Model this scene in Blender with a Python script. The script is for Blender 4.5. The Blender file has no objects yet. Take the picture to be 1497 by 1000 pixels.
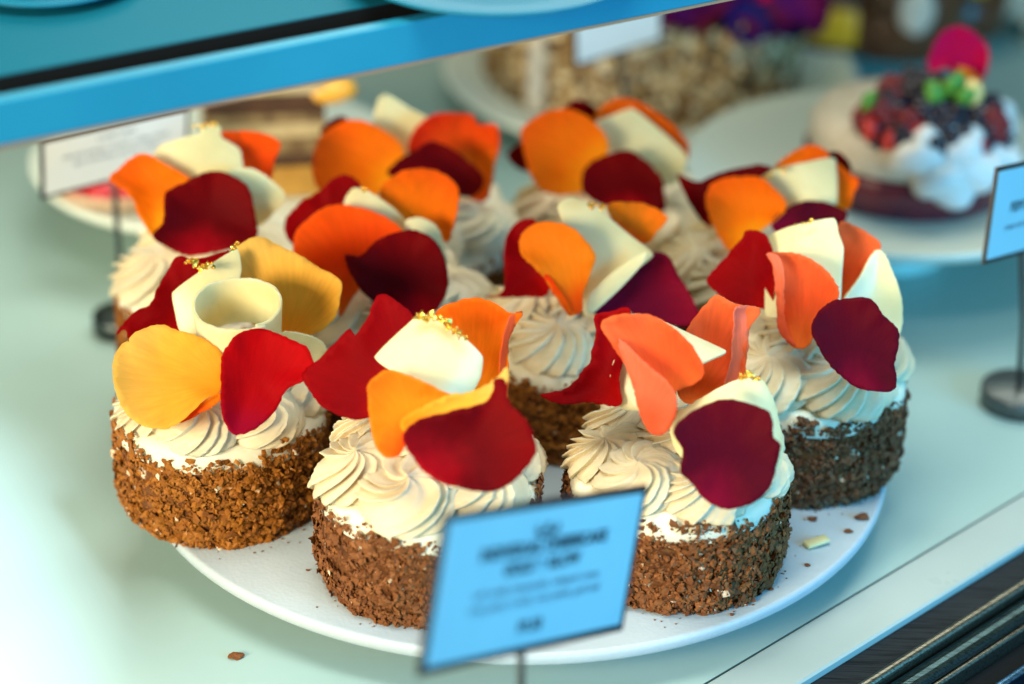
import bpy, math, random
import numpy as np
from mathutils import Vector, Matrix
from mathutils.geometry import delaunay_2d_cdt

SC = bpy.context.scene
COL = SC.collection
CM = 0.01          # all lengths below are written in centimetres

# ------------------------------------------------------------------ camera
PITCH, ROLL, FPX = math.radians(28.0), math.radians(1.1), 3600.0
CAM = np.array([-.15, -83.3, 50.6])
_R0 = np.array([1, 0, 0.]); _U0 = np.array([0, math.sin(PITCH), math.cos(PITCH)])
FW = np.array([0, math.cos(PITCH), -math.sin(PITCH)])
RT = math.cos(ROLL)*_R0 + math.sin(ROLL)*_U0
UP = -math.sin(ROLL)*_R0 + math.cos(ROLL)*_U0

def ray(px, py): return (px-748.5)/FPX*RT - (py-500)/FPX*UP + FW
def at(px, py, z=None, Y=None, d=None):
    """point in the place (cm) seen at photo pixel px,py at height z, at row Y or at distance d"""
    r = ray(px, py)
    t = d if d is not None else ((z-CAM[2])/r[2] if z is not None else (Y-CAM[1])/r[1])
    return CAM + t*r
def pj(p):
    v = np.array(p, float)-CAM; w = v@FW
    return 748.5+FPX*(v@RT)/w, 500-FPX*(v@UP)/w, w

cd = bpy.data.cameras.new('camera'); co = bpy.data.objects.new('camera', cd); COL.objects.link(co)
cd.sensor_width = 36; cd.lens = FPX*36/1497
M = Matrix((( RT[0], UP[0], -FW[0], CAM[0]*CM), (RT[1], UP[1], -FW[1], CAM[1]*CM), (RT[2], UP[2], -FW[2], CAM[2]*CM), (0, 0, 0, 1)))
co.matrix_world = M
cd.clip_start = .05; cd.clip_end = 50
cd.dof.use_dof = True; cd.dof.focus_distance = .865; cd.dof.aperture_fstop = 3.9; cd.dof.aperture_blades = 9
SC.camera = co

# ------------------------------------------------------------------ world, lamps, exposure
wd = bpy.data.worlds.new('World'); SC.world = wd; wd.use_nodes = True
wd.node_tree.nodes['Background'].inputs[0].default_value = (.38, .45, .38, 1)
wd.node_tree.nodes['Background'].inputs[1].default_value = .64
SC.view_settings.view_transform = 'Standard'; SC.view_settings.look = 'None'
SC.view_settings.exposure = 0; SC.view_settings.gamma = 1

def lamp(name, loc, target, energy, color, sx, sy=None, kind='AREA', **kw):
    l = bpy.data.lights.new(name, kind); l.energy = energy; l.color = color
    if kind == 'AREA':
        l.shape = 'RECTANGLE'; l.size = sx*CM; l.size_y = (sy or sx)*CM
    else: l.shadow_soft_size = sx*CM
    for k, v in kw.items(): setattr(l, k, v)
    o = bpy.data.objects.new(name, l); COL.objects.link(o)
    o.location = Vector(loc)*CM
    o.rotation_euler = (Vector(target)-Vector(loc)).to_track_quat('-Z', 'Y').to_euler()
    return o
# case lamp behind and above, warm lamp from the left, blue daylight from the street in front
lamp('case_lamp', (8, 27, 46), (2, -16, 0), 1.2, (.95, 1, .88), 64, 26, spread=math.radians(95))
lamp('top_fill_lamp', (-3, -22, 66), (-4, -8, 0), 1.45, (.97, 1, .90), 44, 16, spread=math.radians(110))  # added unseen fill from overhead for the counter front
lamp('warm_lamp', (-84, -104, 52), (0, 0, 7), 6.2, (1, .84, .58), 52, 40, spread=math.radians(80))
lamp('daylight_window', (74, -52, 26), (2, -6, 5), 10.5, (.03, .43, .82), 50, 34)
lamp('daylight_spot', (-46, -16, 70), (-46, -16, 0), 42.0, (.70, .84, 1), 2.5, kind='SPOT', spot_size=math.radians(48.5), spot_blend=.10)

SC.cycles.max_bounces = 8; SC.cycles.transparent_max_bounces = 12
SC.cycles.use_denoising = True

# ------------------------------------------------------------------ materials
def mat(name, color=(.5, .5, .5), rough=.5, metal=0, spec=.5, **kw):
    m = bpy.data.materials.new(name); m.use_nodes = True
    b = m.node_tree.nodes['Principled BSDF']
    b.inputs['Base Color'].default_value = (*color, 1); b.inputs['Roughness'].default_value = rough
    b.inputs['Metallic'].default_value = metal; b.inputs['Specular IOR Level'].default_value = spec
    for k, v in kw.items(): b.inputs[k].default_value = v
    return m
def nd(m, t, **kw):
    n = m.node_tree.nodes.new(t)
    for k, v in kw.items():
        if isinstance(k, str) and hasattr(n, k): setattr(n, k, v)
        else: n.inputs[k].default_value = v
    return n
def lk(m, a, b): m.node_tree.links.new(a, b)
def bsdf(m): return m.node_tree.nodes['Principled BSDF']
def ramp(m, stops):
    r = nd(m, 'ShaderNodeValToRGB'); e = r.color_ramp.elements
    while len(e) < len(stops): e.new(.5)
    for k, (p, c) in enumerate(stops): e[k].position = p; e[k].color = (*c, 1)
    return r
def noise(m, scale, detail=4, vec=None, rough=.55, dim='3D'):
    n = nd(m, 'ShaderNodeTexNoise'); n.inputs['Scale'].default_value = scale; n.inputs['Detail'].default_value = detail
    n.inputs['Roughness'].default_value = rough
    if vec is None:
        g = nd(m, 'ShaderNodeNewGeometry'); vec = g.outputs['Position']
    lk(m, vec, n.inputs['Vector']); return n
def bump(m, src, strength, dist, prev=None):
    b = nd(m, 'ShaderNodeBump'); b.inputs['Strength'].default_value = strength; b.inputs['Distance'].default_value = dist*CM
    lk(m, src, b.inputs['Height'])
    if prev is not None: lk(m, prev.outputs[0], b.inputs['Normal'])
    lk(m, b.outputs[0], bsdf(m).inputs['Normal']); return b
def mottled(m, c1, c2, scale, lo=.35, hi=.65, detail=5):
    n = noise(m, scale, detail); r = ramp(m, [(lo, c1), (hi, c2)]); lk(m, n.outputs['Fac'], r.inputs[0])
    lk(m, r.outputs[0], bsdf(m).inputs['Base Color']); return n

def petal_mat(name, c_tip, c_mid, c_base, trans=.5, rough=.62):
    """petal: colour runs from the claw to the tip, fine veins, light comes through"""
    m = mat(name, c_tip, rough, spec=.06)
    at_ = nd(m, 'ShaderNodeAttribute'); at_.attribute_name = 'claw'
    uv = nd(m, 'ShaderNodeUVMap')
    mp = nd(m, 'ShaderNodeMapping'); mp.inputs['Scale'].default_value = (60, 1.8, 1); lk(m, uv.outputs[0], mp.inputs[0])
    vn = noise(m, 1.0, 5, mp.outputs[0], .6)
    blot = noise(m, 90, 3)
    add = nd(m, 'ShaderNodeMath', operation='MULTIPLY_ADD'); add.inputs[1].default_value = .30
    lk(m, blot.outputs['Fac'], add.inputs[0]); lk(m, at_.outputs['Fac'], add.inputs[2])
    sub = nd(m, 'ShaderNodeMath', operation='SUBTRACT'); sub.inputs[1].default_value = .15; lk(m, add.outputs[0], sub.inputs[0])
    r = ramp(m, [(0.0, c_tip), (.55, c_mid), (1.0, c_base)]); r.color_ramp.interpolation = 'EASE'
    lk(m, sub.outputs[0], r.inputs[0])
    hs = nd(m, 'ShaderNodeHueSaturation'); hs.inputs['Saturation'].default_value = 1.0
    mr = nd(m, 'ShaderNodeMapRange'); mr.inputs[1].default_value = .3; mr.inputs[2].default_value = .7; mr.inputs[3].default_value = .90; mr.inputs[4].default_value = 1.05
    lk(m, vn.outputs['Fac'], mr.inputs[0]); lk(m, mr.outputs[0], hs.inputs['Value']); lk(m, r.outputs[0], hs.inputs['Color'])
    lk(m, hs.outputs[0], bsdf(m).inputs['Base Color'])
    b1 = bump(m, vn.outputs['Fac'], .24, .03)
    bump(m, noise(m, 1500, 3).outputs['Fac'], .35, .012, b1)
    tr = nd(m, 'ShaderNodeBsdfTranslucent'); lk(m, hs.outputs[0], tr.inputs[0])
    mx = nd(m, 'ShaderNodeMixShader'); mx.inputs[0].default_value = trans
    out = m.node_tree.nodes['Material Output']
    lk(m, bsdf(m).outputs[0], mx.inputs[1]); lk(m, tr.outputs[0], mx.inputs[2]); lk(m, mx.outputs[0], out.inputs[0])
    return m

MT = {}
MT['orange'] = petal_mat('orange_petal', (.95, .17, .006), (.95, .24, .006), (.95, .42, .01))
MT['amber'] = petal_mat('amber_petal', (.95, .26, .012), (.95, .30, .012), (.92, .12, .008))
MT['vermilion'] = petal_mat('vermilion_petal', (.88, .045, .006), (.92, .11, .006), (.95, .30, .01))
MT['tangerine'] = petal_mat('tangerine_petal', (.95, .13, .006), (.93, .10, .006), (.90, .18, .01))
MT['yellow'] = petal_mat('yellow_petal', (.95, .62, .14), (.95, .54, .06), (.95, .40, .02), .5)
MT['coral'] = petal_mat('coral_petal', (.90, .19, .055), (.88, .13, .03), (.85, .20, .03))  # orange petals with the front glass's reflection put into the colour
MT['coral_edge'] = petal_mat('coral_edge_petal', (.86, .25, .15), (.86, .20, .09), (.85, .14, .05))
MT['crimson'] = petal_mat('crimson_petal', (.36, .0012, .004), (.28, .001, .004), (.50, .003, .003))
MT['scarlet'] = petal_mat('scarlet_petal', (.56, .0015, .004), (.46, .001, .005), (.40, .002, .03))
MT['dark_red'] = petal_mat('dark_red_petal', (.20, .0008, .002), (.13, .0006, .003), (.38, .0015, .008), .34)
MT['burgundy'] = petal_mat('burgundy_petal', (.10, .001, .008), (.075, .0008, .010), (.20, .001, .02), .26)  # red petals, bluish glass reflection put into the colour
MT['plum'] = petal_mat('plum_petal', (.30, .004, .03), (.20, .003, .028), (.22, .004, .04), .3)
MT['magenta'] = petal_mat('magenta_petal', (.75, .006, .12), (.70, .005, .10), (.5, .004, .05), .4)

def choc():
    m = mat('white_chocolate', (.72, .64, .38), .36, spec=.45, **{'Subsurface Weight': .45, 'Subsurface Scale': .006})
    bsdf(m).inputs['Subsurface Radius'].default_value = (1.0, .7, .35)
    mottled(m, (.66, .57, .30), (.73, .64, .36), 60)
    bump(m, noise(m, 500, 3).outputs['Fac'], .12, .02); return m
MT['chocolate'] = choc()
def cream(name, c1, c2):
    m = mat(name, c1, .48, spec=.4, **{'Subsurface Weight': .35, 'Subsurface Scale': .005})
    bsdf(m).inputs['Subsurface Radius'].default_value = (1.0, .75, .45)
    mottled(m, c1, c2, 70)
    b = bump(m, noise(m, 700, 3).outputs['Fac'], .18, .03); bump(m, noise(m, 2600, 2).outputs['Fac'], .12, .01, b)
    return m
MT['cream'] = cream('whipped_cream', (.64, .53, .34), (.71, .61, .41))
MT['icing'] = cream('white_icing', (.80, .76, .56), (.85, .81, .64))
def gold():
    m = mat('gold_leaf', (.95, .62, .12), .22, 1.0)
    bump(m, noise(m, 1800, 3).outputs['Fac'], .5, .03); return m
MT['gold'] = gold()
def crumbmat(name, dark, mid, light):
    m = mat(name, mid, .6, spec=.22)
    a = nd(m, 'ShaderNodeAttribute'); a.attribute_name = 'tint'
    n = noise(m, 260, 3)
    ad = nd(m, 'ShaderNodeMath', operation='MULTIPLY_ADD'); ad.inputs[1].default_value = .5
    lk(m, n.outputs['Fac'], ad.inputs[0]); lk(m, a.outputs['Fac'], ad.inputs[2])
    sb = nd(m, 'ShaderNodeMath', operation='SUBTRACT'); sb.inputs[1].default_value = .25; lk(m, ad.outputs[0], sb.inputs[0])
    r = ramp(m, [(0, dark), (.5, mid), (.93, light), (1, (.75, .60, .42))]); lk(m, sb.outputs[0], r.inputs[0])
    lk(m, r.outputs[0], bsdf(m).inputs['Base Color'])
    bump(m, noise(m, 900, 4).outputs['Fac'], .5, .05)
    return m
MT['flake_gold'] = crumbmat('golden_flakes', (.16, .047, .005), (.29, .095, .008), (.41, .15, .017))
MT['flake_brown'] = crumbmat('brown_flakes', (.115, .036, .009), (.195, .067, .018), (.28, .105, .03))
MT['flake_dark'] = crumbmat('dark_flakes', (.105, .036, .013), (.165, .06, .022), (.24, .095, .036))  # tones differ per cake: baking, plus light differences put into the colour
def sponge():
    m = mat('sponge', (.2, .08, .03), .8, spec=.2)
    n = noise(m, 160, 5); r = ramp(m, [(.35, (.07, .022, .006)), (.56, (.14, .048, .012)), (.63, (.18, .07, .025)), (.69, (.62, .55, .42))])
    lk(m, n.outputs['Fac'], r.inputs[0]); lk(m, r.outputs[0], bsdf(m).inputs['Base Color'])
    bump(m, noise(m, 420, 5).outputs['Fac'], .9, .15); return m
MT['sponge'] = sponge()

# ------------------------------------------------------------------ helpers
def mk(name, verts, faces, m, parent=None, smooth=True, origin=None):
    """one mesh object; verts in cm in the place; parent is an Empty whose location is taken off"""
    V = np.asarray(verts, float)
    o0 = np.zeros(3) if origin is None else np.asarray(origin, float)
    me = bpy.data.meshes.new(name); me.from_pydata(((V-o0)*CM).tolist(), [], faces if isinstance(faces, list) else faces.tolist())
    if smooth: me.polygons.foreach_set('use_smooth', [True]*len(me.polygons))
    me.materials.append(m); me.update()
    o = bpy.data.objects.new(name, me); COL.objects.link(o)
    if parent is not None:
        o.parent = parent; o.location = Vector(o0*CM) - Vector(parent['_o']) if '_o' in parent else Vector(o0*CM)
    else: o.location = Vector(o0*CM)
    return o
def part(name, verts, faces, m, parent, smooth=True, label=None):
    o = mk(name, verts, faces, m, None, smooth, origin=parent['_c'])
    o.location = (0, 0, 0); o.parent = parent
    o['_c'] = list(parent['_c'])
    if label: o['label'] = label
    return o
def thing(name, label, cat, loc, group=None):
    o = bpy.data.objects.new(name, None); COL.objects.link(o); o.location = Vector(loc)*CM; o['_c'] = [float(x) for x in loc]
    o.empty_display_size = .02
    o['label'] = label; o['category'] = cat
    if group: o['group'] = group
    return o
def tag(o, label=None, cat=None, group=None, kind=None):
    if label: o['label'] = label
    if cat: o['category'] = cat
    if group: o['group'] = group
    if kind: o['kind'] = kind
    return o
def lathe(prof, c, n=96, wob=0, seed=0):
    """prof: list of (r, z) -> verts, faces around the vertical axis at c"""
    rng = random.Random(seed); ph = [rng.uniform(0, 6.28) for _ in range(4)]
    V, Fc = [], []
    for r, z in prof:
        for j in range(n):
            a = 2*math.pi*j/n
            k = 1 + wob*(math.sin(2*a+ph[0])+.6*math.sin(3*a+ph[1])+.4*math.sin(7*a+ph[2]))
            V.append((c[0]+r*k*math.cos(a), c[1]+r*k*math.sin(a), c[2]+z))
    for i in range(len(prof)-1):
        for j in range(n):
            Fc.append((i*n+j, i*n+(j+1) % n, (i+1)*n+(j+1) % n, (i+1)*n+j))
    if prof[0][0] > 0: Fc.append(tuple(reversed(range(n))))
    if prof[-1][0] > 0: Fc.append(tuple(range((len(prof)-1)*n, len(prof)*n)))
    return V, Fc
def boxv(c, e1, e2, e3):
    c, e1, e2, e3 = map(lambda q: np.array(q, float), (c, e1, e2, e3))
    V = [c+a*e1+b*e2+d*e3 for d in (-.5, .5) for b in (-.5, .5) for a in (-.5, .5)]
    return V, [(0, 2, 3, 1), (4, 5, 7, 6), (0, 1, 5, 4), (2, 6, 7, 3), (0, 4, 6, 2), (1, 3, 7, 5)]
def join(*vf):
    V, Fc = [], []
    for v, f in vf:
        k = len(V); V += [tuple(x) for x in v]; Fc += [tuple(i+k for i in q) for q in f]
    return V, Fc
def bevel(o, w, seg=2):
    b = o.modifiers.new('bevel', 'BEVEL'); b.width = w*CM; b.segments = seg; b.limit_method = 'ANGLE'; b.angle_limit = .6; return o
def tube(pts, r, n=12):
    pts = [np.array(p, float) for p in pts]; V, Fc = [], []
    for i, p in enumerate(pts):
        t = pts[min(i+1, len(pts)-1)]-pts[max(i-1, 0)]; t /= np.linalg.norm(t)
        a = np.cross(t, [.3, 1, .2]); a /= np.linalg.norm(a); b = np.cross(t, a)
        rr = r[i] if isinstance(r, (list, tuple)) else r
        for j in range(n):
            q = 2*math.pi*j/n; V.append(p+rr*(math.cos(q)*a+math.sin(q)*b))
    for i in range(len(pts)-1):
        for j in range(n): Fc.append((i*n+j, i*n+(j+1) % n, (i+1)*n+(j+1) % n, (i+1)*n+j))
    Fc += [tuple(reversed(range(n))), tuple(range((len(pts)-1)*n, len(pts)*n))]
    return V, Fc
def blob(c, r, seed=0, n=10, m_=7, amp=.12, sq=(1, 1, 1)):
    rng = random.Random(seed); ph = [rng.uniform(0, 6.28) for _ in range(6)]
    V, Fc = [], []
    for i in range(m_+1):
        th = math.pi*i/m_
        for j in range(n):
            a = 2*math.pi*j/n
            k = r*(1+amp*(math.sin(2*a+ph[0])*math.sin(th*2+ph[1])+math.sin(3*a+ph[2])*math.sin(th*3+ph[3])))
            V.append((c[0]+sq[0]*k*math.sin(th)*math.cos(a), c[1]+sq[1]*k*math.sin(th)*math.sin(a), c[2]+sq[2]*k*math.cos(th)))
    for i in range(m_):
        for j in range(n): Fc.append((i*n+j, (i+1)*n+j, (i+1)*n+(j+1) % n, i*n+(j+1) % n))
    return V, Fc

# ------------------------------------------------------------------ counter, ledge, rails, back of the case
def plain(name, c1, c2, scale, rough, bs=.05, bd=.02, **kw):
    m = mat(name, c1, rough, **kw); mottled(m, c1, c2, scale); sr_ = noise(m, scale*2.2, 6); q_ = nd(m, 'ShaderNodeMapRange'); q_.inputs[3].default_value = max(.05, rough-.13); q_.inputs[4].default_value = rough+.16; lk(m, sr_.outputs['Fac'], q_.inputs[0]); lk(m, q_.outputs[0], bsdf(m).inputs['Roughness']); bump(m, noise(m, scale*12, 4).outputs['Fac'], bs, bd); return m
MT['counter'] = plain('counter_laminate', (.34, .48, .45), (.38, .53, .50), 6, .34)
m = MT['counter']
g = nd(m, 'ShaderNodeNewGeometry'); mp = nd(m, 'ShaderNodeMapping'); mp.inputs['Rotation'].default_value = (0, 0, -.85); mp.inputs['Scale'].default_value = (9, 900, 1)
lk(m, g.outputs['Position'], mp.inputs[0]); sn = noise(m, 1, 3, mp.outputs[0])
rr = nd(m, 'ShaderNodeMapRange'); rr.inputs[1].default_value = .68; rr.inputs[2].default_value = .74; rr.inputs[3].default_value = 0; rr.inputs[4].default_value = 1
lk(m, sn.outputs['Fac'], rr.inputs[0]); bump(m, rr.outputs[0], .25, -.02)

OX, OY = 6.8, -13.2
u_ = np.array([.7137, .7004, 0]); v_ = np.array([.7004, -.7137, 0])
def fr(u, v, z=0): return np.array([OX, OY, 0])+u*u_+v*v_+np.array([0, 0, z])
def strip(u0, u1, prof):
    """extrude a (v, z) profile along the case front"""
    V = [fr(u0, v, z) for v, z in prof]+[fr(u1, v, z) for v, z in prof]; n = len(prof)
    Fc = [(i, (i+1) % n, n+(i+1) % n, n+i) for i in range(n)]+[tuple(reversed(range(n))), tuple(range(n, 2*n))]
    return V, Fc
U0, U1 = -70, 90
cnt = mk('counter', *strip(U0, U1, [(-.06, 0), (-.12, -.25), (-.12, -1.5), (-75, -1.5), (-75, 0)]), MT['counter'], smooth=False); cnt['kind'] = 'structure'
MT['seam'] = mat('dark_seam', (.03, .035, .03), .8)  # dark tone along the counter joint
sm = mk('counter_joint', *strip(U0, U1, [(-.12, -.22), (.06, -.22), (.06, -1.5), (-.12, -1.5)]), MT['seam'], smooth=False); sm['kind'] = 'structure'
MT['ledge'] = plain('ledge_laminate', (.34, .42, .40), (.40, .47, .45), 9, .30)
lg = mk('counter_ledge', *strip(U0, U1, [(.06, .02), (2.12, .02), (2.2, -.06), (2.2, -1.6), (.06, -1.6)]), MT['ledge'], smooth=False); lg['kind'] = 'structure'
trk = thing('window_track', 'dark metal track of stepped rails along the front edge of the display case', 'rail', fr(10, 4, -2))
def metal(name, c, r, sc=220):
    m = mat(name, c, r, 1.0)
    g = nd(m, 'ShaderNodeNewGeometry'); mp = nd(m, 'ShaderNodeMapping'); mp.inputs['Rotation'].default_value = (0, 0, -.776); mp.inputs['Scale'].default_value = (12, 1600, 1600)
    lk(m, g.outputs['Position'], mp.inputs[0]); n = noise(m, 1, 4, mp.outputs[0]); bump(m, n.outputs['Fac'], .25, .02)
    n2 = noise(m, 1, 6, mp.outputs[0]); rm = ramp(m, [(.36, (c[0]*.35, c[1]*.33, c[2]*.32)), (.55, c)]); lk(m, n2.outputs['Fac'], rm.inputs[0]); lk(m, rm.outputs[0], bsdf(m).inputs['Base Color'])
    return m
MT['slate'] = metal('slate_metal', (.035, .042, .05), .5); MT['brass'] = metal('worn_brass', (.24, .22, .17), .38, 90)
MT['tealmetal'] = metal('dark_steel', (.05, .09, .10), .3); MT['black'] = mat('black_rubber', (.006, .008, .010), .8, spec=.1)
MT['bluemetal'] = metal('blue_tinted_steel', (.14, .34, .60), .2, 60)  # steel with its blue daylight reflection put into the base colour
def rnd(v0, v1, z0, h, n=8):
    return [(v0, z0-1.5)]+[(v0+(v1-v0)*(.5-.5*math.cos(math.pi*i/n)), z0+h*math.sin(math.pi*i/n)) for i in range(n+1)]+[(v1, z0-1.5)]
for nm, mm, pr in [('rail', 'slate', [(2.22, -.30), (3.30, -.34), (3.34, -.4), (3.34, -2.4), (2.22, -2.4)]),
                   ('rail', 'brass', rnd(3.36, 3.78, -.36, .22)),
                   ('rail', 'tealmetal', rnd(3.80, 4.75, -.75, .30)),
                   ('rail', 'brass', rnd(4.77, 4.98, -.85, .15)),
                   ('rail', 'black', [(5.0, -1.4), (5.9, -1.5), (5.9, -3), (5.0, -3)]),
                   ('rail', 'bluemetal', rnd(5.92, 6.25, -1.3, .2)),
                   ('rail', 'black', [(6.27, -1.8), (8.2, -1.9), (8.2, -3.5), (6.27, -3.5)]),
                   ('rail', 'bluemetal', rnd(8.22, 8.6, -1.8, .2)),
                   ('rail', 'black', [(8.62, -2.2), (16, -2.3), (16, -4), (8.62, -4)])]:
    V, Fc = strip(U0, U1, pr); part(nm, V, Fc, MT[mm], trk, smooth=False)
MT['backwall'] = plain('case_back', (.02, .05, .05), (.03, .07, .065), 20, .5)
bw = mk('wall', *boxv((0, 66, 14), (180, 0, 0), (0, 1, 0), (0, 0, 40)), MT['backwall'], smooth=False); bw['kind'] = 'structure'

# ------------------------------------------------------------------ plates
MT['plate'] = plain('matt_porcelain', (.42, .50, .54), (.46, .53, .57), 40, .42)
pm = MT['plate']
vo = nd(pm, 'ShaderNodeTexVoronoi'); vo.inputs['Scale'].default_value = 620
gg = nd(pm, 'ShaderNodeNewGeometry'); lk(pm, gg.outputs['Position'], vo.inputs['Vector']); bump(pm, vo.outputs['Distance'], .28, .03)
MT['china'] = mat('china', (.72, .78, .68), .18)
def plate(c, R, label, foot=1.2, m='plate', flat=True, group=None):
    t = thing('cake_plate', label, 'plate', (c[0], c[1], 0), group)
    h = c[2]
    if flat: pr = [(0.01, h-.75), (R-1.2, h-.75), (R-.25, h-.62), (R-.04, h-.42), (R, h-.2), (R-.03, h-.07), (R-.10, h-.01), (R-.18, h), (R*.5, h), (.01, h)]
    else: pr = [(0.01, h-.7), (R*.6, h-.7), (R-.3, h-.25), (R, h+.15), (R-.05, h+.3), (R-.35, h+.22), (R*.82, h), (R*.5, h-.02), (.01, h-.02)]
    part('plate_top', *lathe(pr, (c[0], c[1], 0), 160), MT[m], t)
    part('foot', *lathe([(foot*1.25, 0), (foot*1.25, .15), (foot*1.05, h*.5), (foot*1.1, h-.76)], (c[0], c[1], 0), 64), MT[m], t)
    return t
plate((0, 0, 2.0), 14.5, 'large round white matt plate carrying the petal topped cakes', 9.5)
plate((17.3, 22.0, 4.0), 9.6, 'white raised plate under the mixed berry cake', 2.4, 'china', False)
plate((-14.2, 23.5, 3.4), 8.8, 'greenish white raised plate behind the left price card, with layer cake', 2.6, 'china', False)
plate((6.9, 39.0, 2.0), 11.0, 'greenish white plate under the nut coated cake', 6, 'china', False)
plate((20.5, 52.0, 2.0), 8.0, 'pale plate at the far back under the dark chocolate cakes', 4, 'china', False)
plate((32.5, 50.0, 2.0), 5.0, 'empty pale green plate at the far right back of the counter', 3, 'china', False)

# ------------------------------------------------------------------ price cards
def printed(text, P, E, U, size, m, parent, bold=0, name='lettering'):
    c = bpy.data.curves.new(name, 'FONT'); c.body = text; c.size = size*CM; c.align_x = 'CENTER'; c.align_y = 'CENTER'
    c.offset = bold*CM; c.extrude = .004*CM; c.space_character = 1.08; c.materials.append(m)
    tmp = bpy.data.objects.new('tmp', c); me = bpy.data.meshes.new_from_object(tmp); bpy.data.objects.remove(tmp); bpy.data.curves.remove(c)
    o = bpy.data.objects.new(name, me); COL.objects.link(o); o.parent = parent
    N = np.cross(E, U); p = (P-np.array(parent['_c']))*CM
    o.matrix_local = Matrix(((E[0], U[0], N[0], p[0]), (E[1], U[1], N[1], p[1]), (E[2], U[2], N[2], p[2]), (0, 0, 0, 1)))
    return o
MT['card'] = plain('blue_tinted_card', (.34, .60, .68), (.37, .63, .70), 30, .5)  # white card, part of the blue daylight put into its colour
MT['whitecard'] = plain('plain_white_card', (.76, .76, .73), (.80, .80, .77), 30, .5)
MT['frame'] = mat('black_card_frame', (.012, .014, .016), .4)
MT['ink'] = mat('black_ink', (.012, .012, .02), .5); MT['greyink'] = mat('grey_ink', (.10, .13, .17), .5)
MT['steel'] = metal('brushed_steel', (.20, .22, .22), .45); MT['darksteel'] = metal('dark_stand_metal', (.10, .12, .12), .35)
def card(px, py, a, b, c, w, h, Y, label, texts, base=None, bm='darksteel', r=1.1, emblem=False, base_xy=None, frame=True, sr=.13):
    P0 = at(px, py, Y=Y)
    e = np.array([math.cos(a), math.sin(a), 0]); n0 = np.array([math.sin(a), -math.cos(a), 0])
    u = np.array([0, 0, 1])*math.cos(b)-n0*math.sin(b)
    E = e*math.cos(c)+u*math.sin(c); U = u*math.cos(c)-e*math.sin(c); N = np.cross(E, U)
    foot = P0-U*h*.5
    if base_xy is None: base_xy = (foot-N*.25)[:2]
    bx, by = base_xy
    t = thing('price_card', label, 'price card', (bx, by, 0), 'price cards on metal stands')
    part('card_frame', *boxv(P0-N*.06, E*(w), U*(h), N*.12), MT['frame'], t, False)
    bd = (.24 if emblem else .17) if frame else .05
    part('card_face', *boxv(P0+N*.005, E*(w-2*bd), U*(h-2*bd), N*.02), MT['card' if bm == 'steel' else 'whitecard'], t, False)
    part('stem', *tube([(bx, by, .3), ((bx+foot[0])/2, (by+foot[1])/2, foot[2]*.55), foot-N*.2, foot-N*.2+U*.9], sr), MT[bm], t)
    o = part('base', *lathe([(r, 0), (r, .75), (r-.08, .85), (.01, .85)], (bx, by, 0), 48), MT[bm], t); 
    for tx, x, y, s, mm, bo in texts:
        printed(tx, P0+E*x+U*y+N*.022, E, U, s, MT[mm], t, bo)
    if emblem:
        V, Fc = [], []
        def ell(cx, cy, rx, ry, a0, a1, wd_, n=20):
            k = len(V)
            for i in range(n+1):
                q = a0+(a1-a0)*i/n
                for s in (-.5, .5):
                    V.append(P0+N*.024+E*(cx+(rx+s*wd_)*math.cos(q))+U*(cy+(ry+s*wd_)*math.sin(q)))
            for i in range(n): Fc.append((k+2*i, k+2*i+1, k+2*i+3, k+2*i+2))
        cy = h/2-.72
        ell(-.28, cy, .22, .26, math.pi, 2*math.pi, .09); ell(.28, cy, .22, .26, math.pi, 2*math.pi, .09)
        ell(0, cy-.02, .62, .42, math.pi*1.08, math.pi*1.92, .09); ell(0, cy-.12, .10, .10, 0, 6.28, .1)
        part('emblem', V, Fc, MT['ink'], t, False)
    return t
FY = -23.2
sc_ = 10.75/10.605
card(788.5, 842, .915, .083, -.344, 10.8*.93, 5.02*.93, FY, 'blue lit price card with black border standing in front of the cake plate',
     [('INDIVIDUAL CHEESECAKE', 0.05, .92, .50, 'ink', .028), ('GOLD & GLOW', 0.05, .36, .50, 'ink', .026),
      ('soft vanilla cheesecake, whipped cream', .0, -.25, .36, 'greyink', .004), ('crisp pastry crumb, rose petals, gold leaf', 0, -.68, .36, 'greyink', .004),
      ('$9.50', -.1, -1.5, .50, 'ink', .02)], bm='steel', r=1.6, emblem=True)
card(1510, 301, .95, .08, -.237, 7.8, 3.8, 5.4, 'blue lit price card on steel stand at the right edge, by the berry cake',
     [('BERRY PAVLOVA', 0, .15, .55, 'ink', .02), ('cream and mixed berries', -.5, -.6, .36, 'greyink', .004)], bm='steel', base_xy=at(1488, 590, 0)[:2], r=1.62)
card(170, 222.5, .648, -.095, -.012, 7.1, 2.8, 13, 'grey white price card on a dark stand behind the left cakes',
     [('LAYER CAKE', 0, .85, .3, 'greyink', 0), ('almond sponge, caramel, coffee cream', 0, .35, .30, 'greyink', 0), ('dark chocolate, sea salt, vanilla', 0, -.05, .30, 'greyink', 0), ('$8', .6, -1.05, .34, 'ink', .01)],
     base_xy=at(178, 482, 0)[:2], r=1.25)
card(904, 38.8, .565, -.038, .086, 5.05, 2.9, 27, 'small pale price card under the shelf in front of the nut coated cake',
     [], base_xy=(at(944, 100, Y=27.4)[0], 27.4), r=1.0)

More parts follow.
